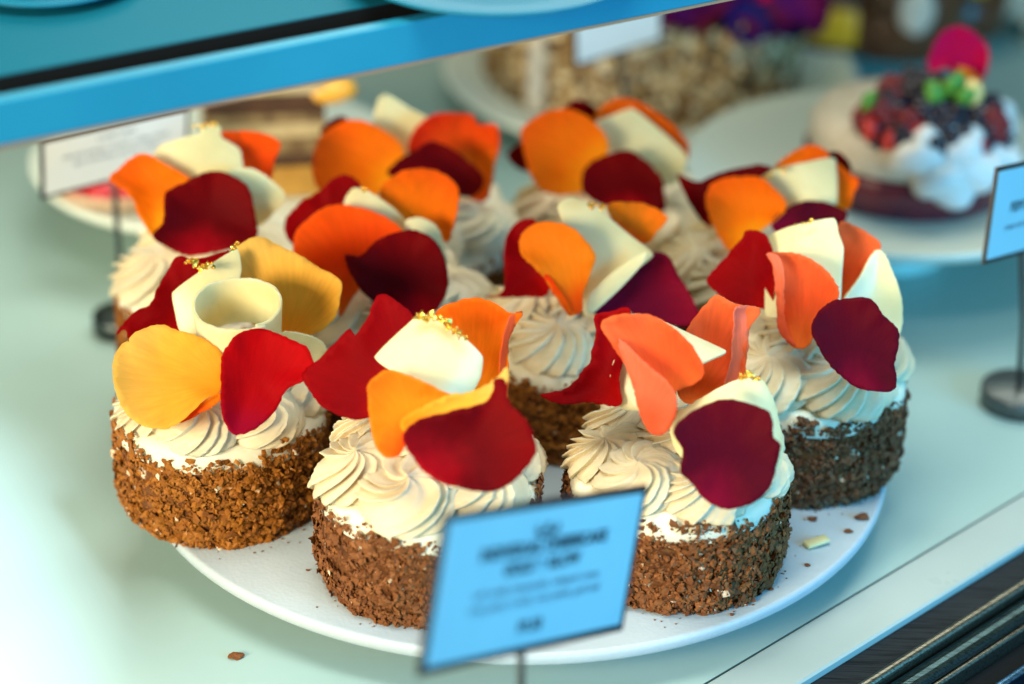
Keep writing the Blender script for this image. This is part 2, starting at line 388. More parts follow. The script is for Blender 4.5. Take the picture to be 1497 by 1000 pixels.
# ------------------------------------------------------------------ upper shelf
MT['shelfedge'] = plain('blue_tinted_shelf_edge', (.012, .19, .31), (.015, .22, .35), 10, .45, spec=.15)  # pale edge, blue daylight put into its colour
MT['copper'] = mat('copper_strip', (.55, .26, .14), .35, .6)
def glassy(name, tint, mixf):
    m = mat(name, tint, .5, spec=.03)
    tr = nd(m, 'ShaderNodeBsdfTransparent'); tr.inputs[0].default_value = (.2, .7, .75, 1)
    mx = nd(m, 'ShaderNodeMixShader'); mx.inputs[0].default_value = mixf
    out = m.node_tree.nodes['Material Output']; lk(m, bsdf(m).outputs[0], mx.inputs[1]); lk(m, tr.outputs[0], mx.inputs[2]); lk(m, mx.outputs[0], out.inputs[0]); return m
MT['shelfglass'] = glassy('frosted_shelf_glass', (.006, .13, .20), .2)
MT['blueplate'] = mat('blue_glass_plate', (.006, .13, .22), .4, spec=.1)
SZ = 21.0
SA = at(0, 216, SZ); SB = at(1065, 0, SZ); se = (SB-SA)/np.linalg.norm(SB-SA); sn_ = np.array([-se[1], se[0], 0])
SA = SA-se*4; SB = SB+se*20; L = np.linalg.norm(SB-SA); SM = (SA+SB)/2
sh = thing('glass_shelf', 'upper glass shelf with a broad blue lit front edge crossing the top left', 'shelf', SM)
def sbar(o, w, z0, z1): return boxv(SM+sn_*(o+w/2)+np.array([0, 0, (z0+z1)/2]), se*L, sn_*w, (0, 0, z1-z0))
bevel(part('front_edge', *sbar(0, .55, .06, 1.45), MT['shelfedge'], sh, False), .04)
part('edge_strip', *sbar(.03, .4, -.06, .055), MT['copper'], sh, False)
part('channel', *sbar(.57, 1.5, .1, .3), MT['black'], sh, False)
part('channel_back', *sbar(2.02, .06, .3, 1.36), MT['black'], sh, False)
part('shelf_panel', *sbar(2.09, 12, .9, 1.4), MT['shelfglass'], sh, False)
def onshelf(px, py, z=SZ+1.42): return at(px, py, z)
q = onshelf(720, -28); t = thing('dessert_plate', 'blue glass plate standing on the upper shelf', 'plate', q)
part('plate_top', *lathe([(.01, .02), (2.6, .02), (4.8, .5), (5.0, .62), (4.9, .68), (3.0, .3), (.01, .28)], q, 96), MT['blueplate'], t)
q = onshelf(70, -22); t = thing('dessert_plate', 'small plate with green and brown slice on the upper shelf, top left corner', 'plate', q)
part('plate_top', *lathe([(.01, .02), (1.8, .02), (3.0, .3), (3.1, .4), (2.0, .2), (.01, .2)], q, 64), MT['blueplate'], t)
MT['pistachio'] = plain('pistachio_sponge', (.14, .17, .05), (.10, .09, .04), 80, .7)
bevel(mk('cake_slice', *boxv(q+np.array([0, 0, .62]), se*2.6, sn_*2.0, (0, 0, .8)), MT['pistachio'], smooth=False), .12)
tag(bpy.data.objects['cake_slice'], 'green brown cake slice on the small plate on the upper shelf', 'cake slice')

# ------------------------------------------------------------------ cake ingredients shared by all cakes
def rosette_mesh(seed, n=9, twist=1.7, R=2.1, H=1.45, ni=54, nj=216):
    rng = np.random.default_rng(seed)
    s = np.linspace(0, 1, ni)[:, None]; ph = np.linspace(0, 2*math.pi, nj, endpoint=False)[None, :]
    lob = n*ph/(2*math.pi)+rng.uniform(0, 1)
    wobf = .7*np.sin(ph*2+rng.uniform(0, 6))+.5*np.sin(ph*3+rng.uniform(0, 6))
    lob = lob+wobf*.5
    fr_ = lob-np.floor(lob)
    shp = np.where(fr_ < .76, (fr_/.76)**1.4, ((1-fr_)/.24))       # rises slowly, falls off sharply: overlapping folds
    idx = np.floor(lob).astype(int) % n
    per = rng.uniform(.75, 1.2, n+1)[idx]
    # profile of the mound: peak -> shoulder -> widest -> tucked under
    t = s
    rad = R*(.03+.97*np.sin(np.minimum(t*1.12, 1.12)*math.pi/2/1.0)**.9)
    rad = np.where(t > .86, rad*(1-.9*(t-.86)**1.3), rad)
    z = H*(1-t**1.9)*(1+.05*np.sin(ph*2+rng.uniform(0, 6)))
    amp = .38*np.minimum(1, t*2.2)*np.minimum(1, (1.06-t)*6)
    disp = amp*shp*per
    twl = twist*(1-t)**1.0*1.3
    phi = ph+twl+(.34*2*math.pi/n)*shp*np.minimum(1, t*3)*1.0
    slope = t**1.2
    r2 = rad+disp*(.25+.75*slope)-.16*np.minimum(1, t*2)
    z2 = z+disp*(1-slope)*1.15
    z2 = z2+.02*np.sin(9*phi+t*20+seed)*np.minimum(1, t*4)
    ns = rng.normal(0, 1, (ni, nj)); 
    for _ in range(2): ns = (ns+np.roll(ns, 1, 0)+np.roll(ns, -1, 0)+np.roll(ns, 1, 1)+np.roll(ns, -1, 1))/5
    r2 = r2+ns*.07*shp**3*np.minimum(1, t*3); z2 = z2+ns*.06*shp**3*np.minimum(1, t*3)
    r2 = r2*(1+.012*np.sin(31*ph+seed)*slope)                       # torn, ragged lips
    z2 = z2+np.where(t < .10, (0.10-t)*2.2*H*.35, 0)
    X = r2*np.cos(phi)+.05*np.sin(z2*3+seed); Y = r2*np.sin(phi)+.05*np.cos(z2*2.3+seed); Z = z2+0*X
    V = np.stack([X, Y, Z], -1).reshape(-1, 3)*CM
    Fc = [(i*nj+j, (i+1)*nj+j, (i+1)*nj+(j+1) % nj, i*nj+(j+1) % nj) for i in range(ni-1) for j in range(nj)]
    Fc.append(tuple(range(nj)))
    me = bpy.data.meshes.new('cream_rosette'); me.from_pydata(V.tolist(), [], Fc); me.polygons.foreach_set('use_smooth', [True]*len(me.polygons))
    me.materials.append(MT['cream']); return me
ROS = [rosette_mesh(1, 11, 1.3), rosette_mesh(2, 9, 1.7), rosette_mesh(3, 13, 1.0), rosette_mesh(4, 8, 2.1, H=1.3), rosette_mesh(5, 15, .8, H=1.2)]

def flakes_mesh(seed, n, R, H, key, top=1):
    """curled pastry flakes pressed on to the side and the rim of the cake"""
    rng = np.random.default_rng(seed); V = []; Fc = []; T = []
    rimh = lambda a: H-.5+.20*math.sin(3*a+seed)+.14*math.sin(7*a+seed*2)+.10*math.sin(13*a)+.07*math.sin(29*a)
    for i in range(n):
        a = rng.uniform(0, 2*math.pi); z = rng.uniform(-.02, 1)*rimh(a)
        k = z/H; Rr = R*(1+.012*math.sin(2*a+seed)+.008*math.sin(5*a+seed)) - .26*(1-min(1, max(z, 0)/1.2))**2 + .10*math.sin(9*a+4*z+seed)*math.sin(5*z-7*a+seed*3)
        if math.sin(3*a+seed)*math.sin(2.3*z+5*a)+math.sin(11*a-3*z+seed)*math.sin(9*z+2*a) > 1.45 and rng.random() < .8: continue
        if rng.random() < .03: Rr = R+.03; z = rimh(a)+rng.uniform(0, .3)
        sz = rng.choice([.055, .10, .15, .23], p=[.34, .36, .23, .07])*rng.uniform(.8, 1.25)
        Nn = np.array([math.cos(a), math.sin(a), 0])*rng.uniform(.45, 1)+rng.normal(0, .34, 3)+(np.array([0, 0, .8]) if z > H-.02 else 0)
        Nn /= np.linalg.norm(Nn)
        t1 = np.cross(Nn, rng.normal(0, 1, 3)); t1 /= np.linalg.norm(t1); t2 = np.cross(Nn, t1)
        c = np.array([Rr*math.cos(a), Rr*math.sin(a), z])+Nn*rng.uniform(-.02, .09)
        m_ = 5; k0 = len(V); V.append(c+Nn*sz*rng.uniform(.05, .4))
        for j in range(m_):
            q = 2*math.pi*(j+rng.uniform(-.3, .3))/m_; rr = sz*rng.uniform(.6, 1.15)
            V.append(c+t1*rr*math.cos(q)+t2*rr*.75*math.sin(q)-Nn*sz*rng.uniform(-.15, .25))
        for j in range(m_): Fc.append((k0, k0+1+j, k0+1+(j+1) % m_))
        tn = float(np.clip(rng.normal(.48, .2), 0, .9)); 
        if rng.random() < .012: tn = 1.0
        T += [tn]*(m_+1)
    me = bpy.data.meshes.new('crumb_coating'); me.from_pydata((np.array(V)*CM).tolist(), [], Fc)
    me.attributes.new('tint', 'FLOAT', 'POINT').data.foreach_set('value', T)
    me.materials.append(MT[key]); return me
CR, CH = 3.9, 4.0
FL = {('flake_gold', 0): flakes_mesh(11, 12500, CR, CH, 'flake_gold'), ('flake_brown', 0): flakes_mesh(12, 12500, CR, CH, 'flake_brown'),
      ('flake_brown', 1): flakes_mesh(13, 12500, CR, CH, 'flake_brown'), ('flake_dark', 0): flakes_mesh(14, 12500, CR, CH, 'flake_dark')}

def sm_poly(pts, n, sharp=0.0):
    """closed Catmull-Rom through the outline points"""
    P = np.array(pts, float); K = len(P); out = []
    for i in range(K):
        p0, p1, p2, p3 = P[(i-1) % K], P[i], P[(i+1) % K], P[(i+2) % K]
        seg = max(2, int(round(n*np.linalg.norm(p2-p1)/sum(np.linalg.norm(P[(j+1) % K]-P[j]) for j in range(K)))))
        for k in range(seg):
            t = k/seg
            cr = .5*((2*p1)+(-p0+p2)*t+(2*p0-5*p1+4*p2-p3)*t*t+(-p0+3*p1-3*p2+p3)*t**3)
            out.append(sharp*((1-t)*p1+t*p2)+(1-sharp)*cr)
    return np.array(out)
def petal(parent, outline, d, m, yaw=0, tip=0, cup=.35, bend=(0, 0), fold=None, claw=None, name='rose_petal', thick=.024, sharp=0.0, wave=.085, label=None, seed=None, soft=1.0):
    """leaf-like sheet: stands at its own distance, leaned by yaw/tip, hollowed by cup, rolled by bend=(strength, direction)"""
    seed = seed if seed is not None else int(sum(x*3+y*7 for x, y in outline)) % 9973
    rng = np.random.default_rng(seed)
    ol = sm_poly(outline, 90, sharp)
    cpx = ol.mean(0); C0 = at(cpx[0], cpx[1], d=d)
    vd = -ray(*cpx); vd /= np.linalg.norm(vd)
    X0 = RT; Y0 = np.cross(vd, X0); Y0 /= np.linalg.norm(Y0); X0 = np.cross(Y0, vd)
    N = vd+X0*math.tan(math.radians(yaw))+Y0*math.tan(math.radians(tip)); N /= np.linalg.norm(N)
    EX = np.cross(Y0, N); EX /= np.linalg.norm(EX); EY = np.cross(N, EX)
    def toplane(p):
        r = ray(*p); t = ((C0-CAM)@N)/(r@N); q = CAM+t*r-C0
        return np.array([q@EX, q@EY])
    B = np.array([toplane(p) for p in ol])
    if sharp < .5: B += rng.normal(0, .012, B.shape)
    lo, hi = B.min(0), B.max(0); st = max((hi-lo).max()/22, .09)
    gx, gy = np.meshgrid(np.arange(lo[0], hi[0], st), np.arange(lo[1], hi[1], st)); gx[1::2] += st/2
    G = np.stack([gx.ravel(), gy.ravel()], 1)
    A_, B_ = B, np.roll(B, -1, 0)
    def inside(p):
        c = ((A_[:, 1] > p[1]) != (B_[:, 1] > p[1])) & (p[0] < (B_[:, 0]-A_[:, 0])*(p[1]-A_[:, 1])/(B_[:, 1]-A_[:, 1]+1e-12)+A_[:, 0])
        return c.sum() % 2 == 1
    def bdist(p):
        ab = B_-A_; t = np.clip(((p-A_)*ab).sum(1)/((ab*ab).sum(1)+1e-9), 0, 1)
        return np.linalg.norm(A_+ab*t[:, None]-p, axis=1).min()
    G = [p for p in G if inside(p) and bdist(p) > st*.45]
    pts = [Vector(p) for p in B]+[Vector(p) for p in G]
    nb = len(B)
    res = delaunay_2d_cdt(pts, [], [list(range(nb))], 1, 1e-6)
    V2 = np.array([tuple(v) for v in res[0]]); faces = [tuple(f) for f in res[2]]
    dist = np.array([bdist(p) for p in V2]); dm = dist.max() or 1
    e = np.clip(dist/dm, 0, 1)
    h = -cup*(1-(1-e)**2)**soft
    ext = (hi-lo).max()/2
    if bend[0]:
        q = math.radians(bend[1]); c = (V2-V2.mean(0))@np.array([math.cos(q), math.sin(q)])/ext
        h = h-bend[0]*c*c
    ang = np.arctan2(V2[:, 1]-V2[:, 1].mean(), V2[:, 0]-V2[:, 0].mean()); rr = (1-e)
    h = h+wave*rr**2*(np.sin(3*ang+rng.uniform(0, 6))+.7*np.sin(5*ang+rng.uniform(0, 6))+.35*np.sin(11*ang+rng.uniform(0, 6)))
    if name in ('rose_petal', 'petal_fold'):
        h = h+.035*np.sin(V2[:, 0]*2.1/ext*2+rng.uniform(0, 6))*np.sin(V2[:, 1]*1.7/ext*2+rng.uniform(0, 6))
    for f in (fold or []):
        p0, p1 = toplane(f[0]), toplane(f[1]); dr = (p1-p0)/np.linalg.norm(p1-p0); nn = np.array([-dr[1], dr[0]])
        sd = (V2-p0)@nn
        w_ = .12
        h = h+f[2]*np.where(sd > 0, np.sqrt(sd*sd+w_*w_)-w_, 0)
    P3 = C0+V2[:, :1]*EX+V2[:, 1:]*EY+h[:, None]*N
    # claw: where the petal was attached
    cl = toplane(claw) if claw is not None else toplane(parent['_claw'])
    dd = np.linalg.norm(V2-cl, axis=1); cmax, cmin = dd.max(), dd.min()
    T = 1-(dd-cmin)/(cmax-cmin+1e-6)
    # faces should look at the camera side
    f0 = faces[0]; nr = np.cross(P3[f0[1]]-P3[f0[0]], P3[f0[2]]-P3[f0[0]])
    if nr@N < 0: faces = [tuple(reversed(f)) for f in faces]
    o = part(name, P3, faces, MT[m], parent, label=label)
    me = o.data
    me.attributes.new('claw', 'FLOAT', 'POINT').data.foreach_set('value', T.astype(float).tolist())
    an = np.arctan2(V2[:, 1]-cl[1], V2[:, 0]-cl[0])
    uvl = me.uv_layers.new(name='UVMap'); li = np.zeros(len(me.loops), int); me.loops.foreach_get('vertex_index', li)
    uv = np.stack([an[li]/math.pi, dd[li]/ext], 1).ravel(); uvl.data.foreach_set('uv', uv.astype(float).tolist())
    s = o.modifiers.new('thickness', 'SOLIDIFY'); s.thickness = thick*CM; s.offset = -1
    if name == 'chocolate_curl':
        b = o.modifiers.new('bevel', 'BEVEL'); b.width = .02*CM; b.segments = 2; b.limit_method = 'ANGLE'; b.angle_limit = 1.0
    else: s.use_rim = True
    return o
def flap(petal_, outline, d, m, **kw):
    """the turned-over edge of a petal"""
    c = np.array(outline, float).mean(0)
    kw = dict(dict(cup=.12, wave=.03, name='petal_fold', claw=(c[0], c[1]+60)), **kw)
    return petal(petal_, outline, d, m, **kw)
def curl(parent, outline, d, **kw):
    kw = dict(dict(name='chocolate_curl', thick=.12, sharp=.75, cup=0.0, wave=0.0, bend=(.5, 0)), **kw)
    return petal(parent, outline, d, 'chocolate', **kw)
def gold(parent, pts, d, n=16, size=.16, spread=.25, seed=1):
    """crumpled gold leaf scattered along a pixel path"""
    rng = np.random.default_rng(seed); V, Fc = [], []
    P = [at(x, y, d=d) for x, y in pts]
    for i in range(n):
        t = rng.uniform(0, len(P)-1.001); k = int(t); c = P[k]+(P[k+1]-P[k])*(t-k)+rng.normal(0, spread*.35, 3)
        k0 = len(V); s = size*rng.uniform(.45, 1.1); g2 = 3
        Nn = rng.normal(0, 1, 3); Nn /= np.linalg.norm(Nn); a = np.cross(Nn, rng.normal(0, 1, 3)); a /= np.linalg.norm(a); b = np.cross(Nn, a)
        for p in range(g2+1):
            for q in range(g2+1): V.append(c+a*s*(p/g2-.5)*rng.uniform(.7, 1.3)+b*s*(q/g2-.5)*rng.uniform(.7, 1.3)+Nn*rng.normal(0, s*.22))
        for p in range(g2):
            for q in range(g2): w = k0+p*(g2+1)+q; Fc.append((w, w+1, w+g2+2, w+g2+1))
    o = part('gold_leaf', V, Fc, MT['gold'], parent, smooth=False)
    s_ = o.modifiers.new('thickness', 'SOLIDIFY'); s_.thickness = .012*CM
    return o

def cake(key, c, label, flakes, frot, ros, seed):
    """round individual cake: sponge, crumb coating, icing top, piped rosettes; petals are added after"""
    z0 = 2.0
    t = thing('individual_cake', label, 'cake', (c[0], c[1], z0), 'petal topped individual cakes on the white plate')
    cp = pj((c[0], c[1], z0+6.2)); t['_claw'] = (cp[0], cp[1]+25); t['_d'] = cp[2]
    rng = random.Random(seed)
    part('sponge', *lathe([(CR-.42, .0), (CR-.28, .12), (CR-.14, .6), (CR-.06, 1.3), (CR-.03, 2), (CR-.05, CH-.75), (CR-.15, CH-.6), (.01, CH-.6)], (c[0], c[1], z0), 120, .004, seed), MT['sponge'], t)
    part('icing', *lathe([(CR-.12, CH-1.0), (CR-.01, CH-.8), (CR, CH-.45), (CR-.08, CH-.15), (CR-.3, CH+.05), (CR-.7, CH+.12), (.01, CH+.15)], (c[0], c[1], z0), 120, .008, seed+3), MT['icing'], t)
    f = bpy.data.objects.new('crumb_coating', FL[flakes]); COL.objects.link(f); f.parent = t; f.rotation_euler = (0, 0, frot); f['kind'] = 'stuff'
    for (r, a, s, k, tl, hh) in ros:
        o = bpy.data.objects.new('cream_rosette', ROS[k]); COL.objects.link(o); o.parent = t
        a = math.radians(a)
        o.location = Vector((r*math.cos(a), r*math.sin(a), CH+.12+hh))*CM
        o.rotation_euler = Matrix.Rotation(math.radians(tl), 3, Vector((-math.sin(a), math.cos(a), 0))).to_euler()
        o.rotation_euler.rotate_axis('Z', rng.uniform(0, 6.28)); o.scale = (s, s, s*rng.uniform(.9, 1.1))
    return t
def ring(k0, n, r, s, tl=10, ks=(0, 1, 2, 3), a0=0, mid=True, hm=.45):
    L_ = [(r, a0+360*i/n, s, ks[i % len(ks)], tl, 0) for i in range(n)]
    if mid: L_.append((0, 0, s*1.0, ks[0], 0, hm))
    return L_

CK = {}
#        key  centre            look
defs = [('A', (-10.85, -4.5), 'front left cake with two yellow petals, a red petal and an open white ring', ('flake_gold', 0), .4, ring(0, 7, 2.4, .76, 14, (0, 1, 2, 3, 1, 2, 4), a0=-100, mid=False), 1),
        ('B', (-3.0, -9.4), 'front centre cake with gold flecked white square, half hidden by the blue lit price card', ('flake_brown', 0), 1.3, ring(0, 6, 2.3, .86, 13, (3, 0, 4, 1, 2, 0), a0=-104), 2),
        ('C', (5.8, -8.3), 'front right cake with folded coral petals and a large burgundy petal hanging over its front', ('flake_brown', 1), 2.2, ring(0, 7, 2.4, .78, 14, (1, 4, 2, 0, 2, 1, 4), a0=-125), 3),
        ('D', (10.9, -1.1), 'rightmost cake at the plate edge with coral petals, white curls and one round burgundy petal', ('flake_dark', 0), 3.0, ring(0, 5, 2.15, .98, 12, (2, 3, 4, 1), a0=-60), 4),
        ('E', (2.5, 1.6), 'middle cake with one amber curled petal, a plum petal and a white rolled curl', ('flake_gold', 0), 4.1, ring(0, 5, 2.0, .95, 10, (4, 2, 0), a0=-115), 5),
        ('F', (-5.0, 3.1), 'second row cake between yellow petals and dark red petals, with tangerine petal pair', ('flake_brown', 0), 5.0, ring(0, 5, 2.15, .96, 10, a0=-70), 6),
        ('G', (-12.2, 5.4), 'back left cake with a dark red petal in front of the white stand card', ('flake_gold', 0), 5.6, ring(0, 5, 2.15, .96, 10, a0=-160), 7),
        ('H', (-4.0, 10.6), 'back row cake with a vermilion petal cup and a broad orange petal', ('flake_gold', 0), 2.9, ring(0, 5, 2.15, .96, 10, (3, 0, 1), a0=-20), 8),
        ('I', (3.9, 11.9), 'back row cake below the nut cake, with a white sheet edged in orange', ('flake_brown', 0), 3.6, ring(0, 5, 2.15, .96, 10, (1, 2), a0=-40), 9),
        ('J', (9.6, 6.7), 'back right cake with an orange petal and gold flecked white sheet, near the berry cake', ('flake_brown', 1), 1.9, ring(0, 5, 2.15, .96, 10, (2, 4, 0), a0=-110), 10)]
for k, c, lab, fl, fr0, ros, sd in defs: CK[k] = cake(k, c, lab, fl, fr0, ros, sd)

def D(k, off): return CK[k]['_d']+off*1.15-.9      # distance from the camera: cake centre plus an offset in cm

# ---- cake A
t = CK['A']
petal(t, [(170,490),(176,478),(200,455),(218,447),(228,425),(240,400),(262,376),(285,380),(335,366),(330,400),(270,484),(235,478),(215,485),(190,497),(184,482)], D('A', 1.0), 'crimson', yaw=-15, tip=15, cup=.25, label='dark red ragged petal')
petal(t, [(325,398),(335,372),(352,357),(380,346),(410,360),(440,374),(468,392),(499,412),(497,440),(488,465),(465,485),(440,490),(410,488),(350,460)], D('A', .7), 'yellow', yaw=-12, tip=14, cup=.35, claw=(420, 500), label='yellow petal')
curl(t, [(251,427),(290,398),(345,362),(352,395),(340,440),(310,490),(262,485),(254,455)], D('A', .35), bend=(.2, 30), yaw=-10, tip=6, sharp=.6)
petal(t, [(412,488),(440,489),(468,500),(478,520),(462,545),(430,540),(410,515)], D('A', -.6), 'chocolate', name='chocolate_curl', thick=.1, cup=.3, wave=0)
# the open ring, a rolled strip standing on end
def ringcurl(parent, cx, cy, d, R, Hh, lean, gap0=300, taper=.92):
    c = at(cx, cy, d=d); ax = np.array([0, -math.sin(math.radians(lean)), math.cos(math.radians(lean))])
    e1 = np.array([1., 0, 0]); e2 = np.cross(ax, e1); V = []; n, mz = 90, 8
    g = math.radians(gap0)
    for k in range(n+1):
        a = g+math.radians(372)*k/n; R_ = R*(1+.09*(k/n))
        for i in range(mz+1):
            z = -Hh*i/mz; edge = .07*math.sin(3*a)+.03*math.sin(11*a)+.02*math.sin(23*a) if i == 0 else 0
            V.append(c+(R_*(1-(1-taper)*i/mz))*(math.cos(a)*e1+math.sin(a)*e2)+ax*(z+edge*.5))
    Fc = [(k*(mz+1)+i, k*(mz+1)+i+1, (k+1)*(mz+1)+i+1, (k+1)*(mz+1)+i) for k in range(n) for i in range(mz)]
    o = part('chocolate_curl', V, Fc, MT['chocolate'], parent, label='white chocolate strip rolled into an open ring')
    s = o.modifiers.new('t', 'SOLIDIFY'); s.thickness = .13*CM; s.offset = 0
    b = o.modifiers.new('b', 'BEVEL'); b.width = .03*CM; b.segments = 2; b.limit_method = 'ANGLE'; b.angle_limit = 1
    return o
ringcurl(t, 348, 443, D('A', -1.6), 1.47, 1.9, 10)
petal(t, [(165,535),(170,512),(186,497),(191,505),(189,494),(210,480),(235,475),(262,484),(300,497),(322,515),(325,540),(322,572),(300,585),(262,618),(235,627),(205,620),(185,605),(170,575)], D('A', -2.3), 'yellow', yaw=-12, tip=14, cup=.45, claw=(330, 560), label='yellow petal with a notched edge')
petal(t, [(240,627),(262,608),(290,592),(320,575),(323,584),(305,597),(275,613)], D('A', -2.45), 'vermilion', yaw=0, tip=-25, cup=.1, wave=.02)
petal(t, [(322,560),(325,520),(340,495),(362,483),(385,481),(415,495),(440,510),(451,535),(447,555),(415,572),(402,600),(375,625),(350,636),(335,632),(322,605)], D('A', -2.9), 'scarlet', yaw=10, tip=5, cup=.15, bend=(-.35, 20), fold=[((365,490),(345,630),.28)], claw=(350, 640), label='bright red petal')
gold(t, [(278,382),(290,392),(310,386)], D('A', -.2), 16, .2, seed=3); gold(t, [(336,366),(346,361)], D('A', -.2), 6, .14, seed=4)

# ---- cake B
t = CK['B']
p = petal(t, [(635,462),(670,440),(700,436),(725,445),(745,458),(764,457),(752,476),(742,500),(743,540),(738,580),(700,590),(670,530)], D('B', .3), 'orange', yaw=-8, tip=8, cup=.4, claw=(690, 600))
flap(p, [(748,461),(764,457),(754,474),(744,500),(745,540),(739,582),(731,560),(733,505),(738,482)], D('B', .05), 'coral', yaw=55, cup=.06)
petal(t, [(440,545),(470,520),(498,492),(512,480),(520,490),(538,465),(553,430),(580,440),(605,465),(612,510),(590,560),(560,600),(520,613),(480,600),(455,575)], D('B', -.2), 'crimson', yaw=-14, tip=10, cup=.3, claw=(600, 590), label='crimson petal, pointed')
curl(t, [(549,520),(605,465),(622,458),(680,494),(708,520),(706,550),(690,578),(655,590),(610,575),(585,550)], D('B', -1.2), bend=(.6, -30), yaw=6, tip=4, sharp=.55, label='white chocolate square with gold leaf on its top edge')
petal(t, [(536,580),(540,560),(565,541),(600,550),(640,568),(662,580),(640,596),(610,612),(598,635),(585,665),(565,668),(548,650),(540,620)], D('B', -2.3), 'amber', yaw=-10, tip=8, cup=.42, bend=(.35, 0), claw=(610, 660))
petal(t, [(586,614),(610,597),(650,580),(700,568),(725,552),(742,536),(740,562),(712,592),(660,610),(620,626),(592,632)], D('B', -2.9), 'yellow', yaw=5, tip=12, cup=.18, claw=(600, 625), label='pale yellow rolled petal edge')
petal(t, [(588,642),(596,625),(620,610),(660,602),(700,592),(718,578),(722,556),(738,560),(742,590),(768,622),(781,660),(765,690),(735,715),(700,721),(650,710),(620,690),(600,665)], D('B', -3.5), 'dark_red', yaw=6, tip=10, cup=.28, bend=(-.4, 60), fold=[((720,560),(640,705),.22)], claw=(620, 690), label='very dark red petal hanging over the front')
gold(t, [(610,462),(632,464),(655,473),(668,485),(681,498)], D('B', -1.35), 46, .2, .2, seed=5)

# ---- cake C
t = CK['C']
p = petal(t, [(1000,490),(1040,436),(1055,434),(1075,445),(1112,452),(1096,480),(1090,520),(1088,560),(1055,575),(1010,590),(990,570)], D('C', .2), 'coral', yaw=-4, tip=4, cup=.3, claw=(1010, 600))
flap(p, [(1076,449),(1112,451),(1099,474),(1092,520),(1088,562),(1056,576),(1068,525),(1072,480)], D('C', .0), 'coral_edge', yaw=30, cup=.15, bend=(.2, 0))
p = petal(t, [(790,578),(812,574),(832,566),(855,540),(868,510),(873,485),(870,462),(895,454),(922,452),(915,500),(905,560),(905,592),(860,588),(820,590)], D('C', -.5), 'crimson', yaw=-18, tip=8, cup=.3, claw=(900, 585), label='dark red petal with drawn out tip')
curl(t, [(888,565),(893,535),(905,508),(922,478),(927,457),(960,462),(1010,485),(1060,508),(1057,514),(1025,532),(990,562),(940,596),(905,592)], D('C', -.7), bend=(.5, 60), yaw=-6, tip=16, sharp=.6)
p = petal(t, [(879,478),(888,466),(905,461),(925,459),(950,460),(985,480),(1015,510),(1029,545),(1012,562),(986,574),(982,600),(965,615),(945,590),(925,550),(900,512)], D('C', -1.9), 'coral', yaw=-4, tip=6, cup=.4, claw=(985, 590), label='coral petal folded into a funnel')
flap(p, [(881,482),(893,494),(915,508),(945,532),(970,553),(984,574),(984,605),(970,632),(955,638),(940,620),(928,580),(915,540),(895,507)], D('C', -2.3), 'coral_edge', yaw=-25, tip=-5, bend=(.5, -35), cup=.1)
curl(t, [(982,606),(1010,588),(1050,567),(1085,552),(1102,546),(1120,556),(1138,592),(1150,650),(1130,690),(1000,665)], D('C', -1.9), bend=(.75, 0), yaw=8, tip=10, sharp=.4)
petal(t, [(984,632),(1000,610),(1030,592),(1065,583),(1095,590),(1125,605),(1130,640),(1140,652),(1133,690),(1120,720),(1095,738),(1060,744),(1030,730),(1010,705),(994,690),(997,660)], D('C', -3.2), 'burgundy', yaw=4, tip=4, cup=.12, bend=(-.25, 0), claw=(1040, 740), label='large burgundy petal hanging over the front')
gold(t, [(1080,552),(1095,547),(1108,556)], D('C', -2.1), 22, .17, .14, seed=6)

# ---- cake D
t = CK['D']
petal(t, [(1225,330),(1250,330),(1275,345),(1288,360),(1275,390),(1250,435),(1225,445),(1215,400)], D('D', .3), 'coral', yaw=-4, tip=6, cup=.3, label='coral petal standing upright')
petal(t, [(1034,408),(1060,375),(1085,350),(1095,337),(1122,346),(1135,390),(1130,450),(1112,451),(1080,446),(1050,430)], D('D', -.1), 'crimson', yaw=-14, tip=6, cup=.2, fold=[((1085,345),(1100,450),.25)])
curl(t, [(1119,345),(1150,330),(1219,318),(1226,340),(1233,360),(1230,400),(1226,440),(1180,462),(1130,464),(1117,455)], D('D', -.7), bend=(.6, -15), yaw=-6, tip=14, sharp=.6, label='white chocolate sheet with gold leaf along its top')
petal(t, [(1284,365),(1305,395),(1320,440),(1318,485),(1300,510),(1240,470),(1235,440),(1255,410)], D('D', -.6), 'chocolate', name='chocolate_curl', thick=.1, yaw=18, tip=6, cup=.3, wave=0, bend=(.4, 0))
p = petal(t, [(1121,371),(1140,368),(1165,371),(1195,385),(1218,408),(1226,432),(1208,460),(1192,485),(1183,505),(1165,510),(1150,498),(1137,475),(1135,430),(1130,390)], D('D', -1.8), 'coral', yaw=-6, tip=6, cup=.55, bend=(.3, 0), claw=(1168, 525))
flap(p, [(1121,371),(1137,374),(1145,400),(1146,450),(1151,480),(1162,506),(1148,497),(1137,475),(1134,430),(1130,390)], D('D', -1.9), 'coral_edge', yaw=-35, cup=.06)
petal(t, [(1186,480),(1200,452),(1225,438),(1270,436),(1290,460),(1314,485),(1310,530),(1308,568),(1280,572),(1250,565),(1215,535),(1195,505)], D('D', -2.9), 'burgundy', yaw=10, tip=6, cup=.25, claw=(1245, 570), label='round burgundy petal')
gold(t, [(1156,330),(1175,326),(1190,322)], D('D', -.85), 10, .12, .12, seed=7)

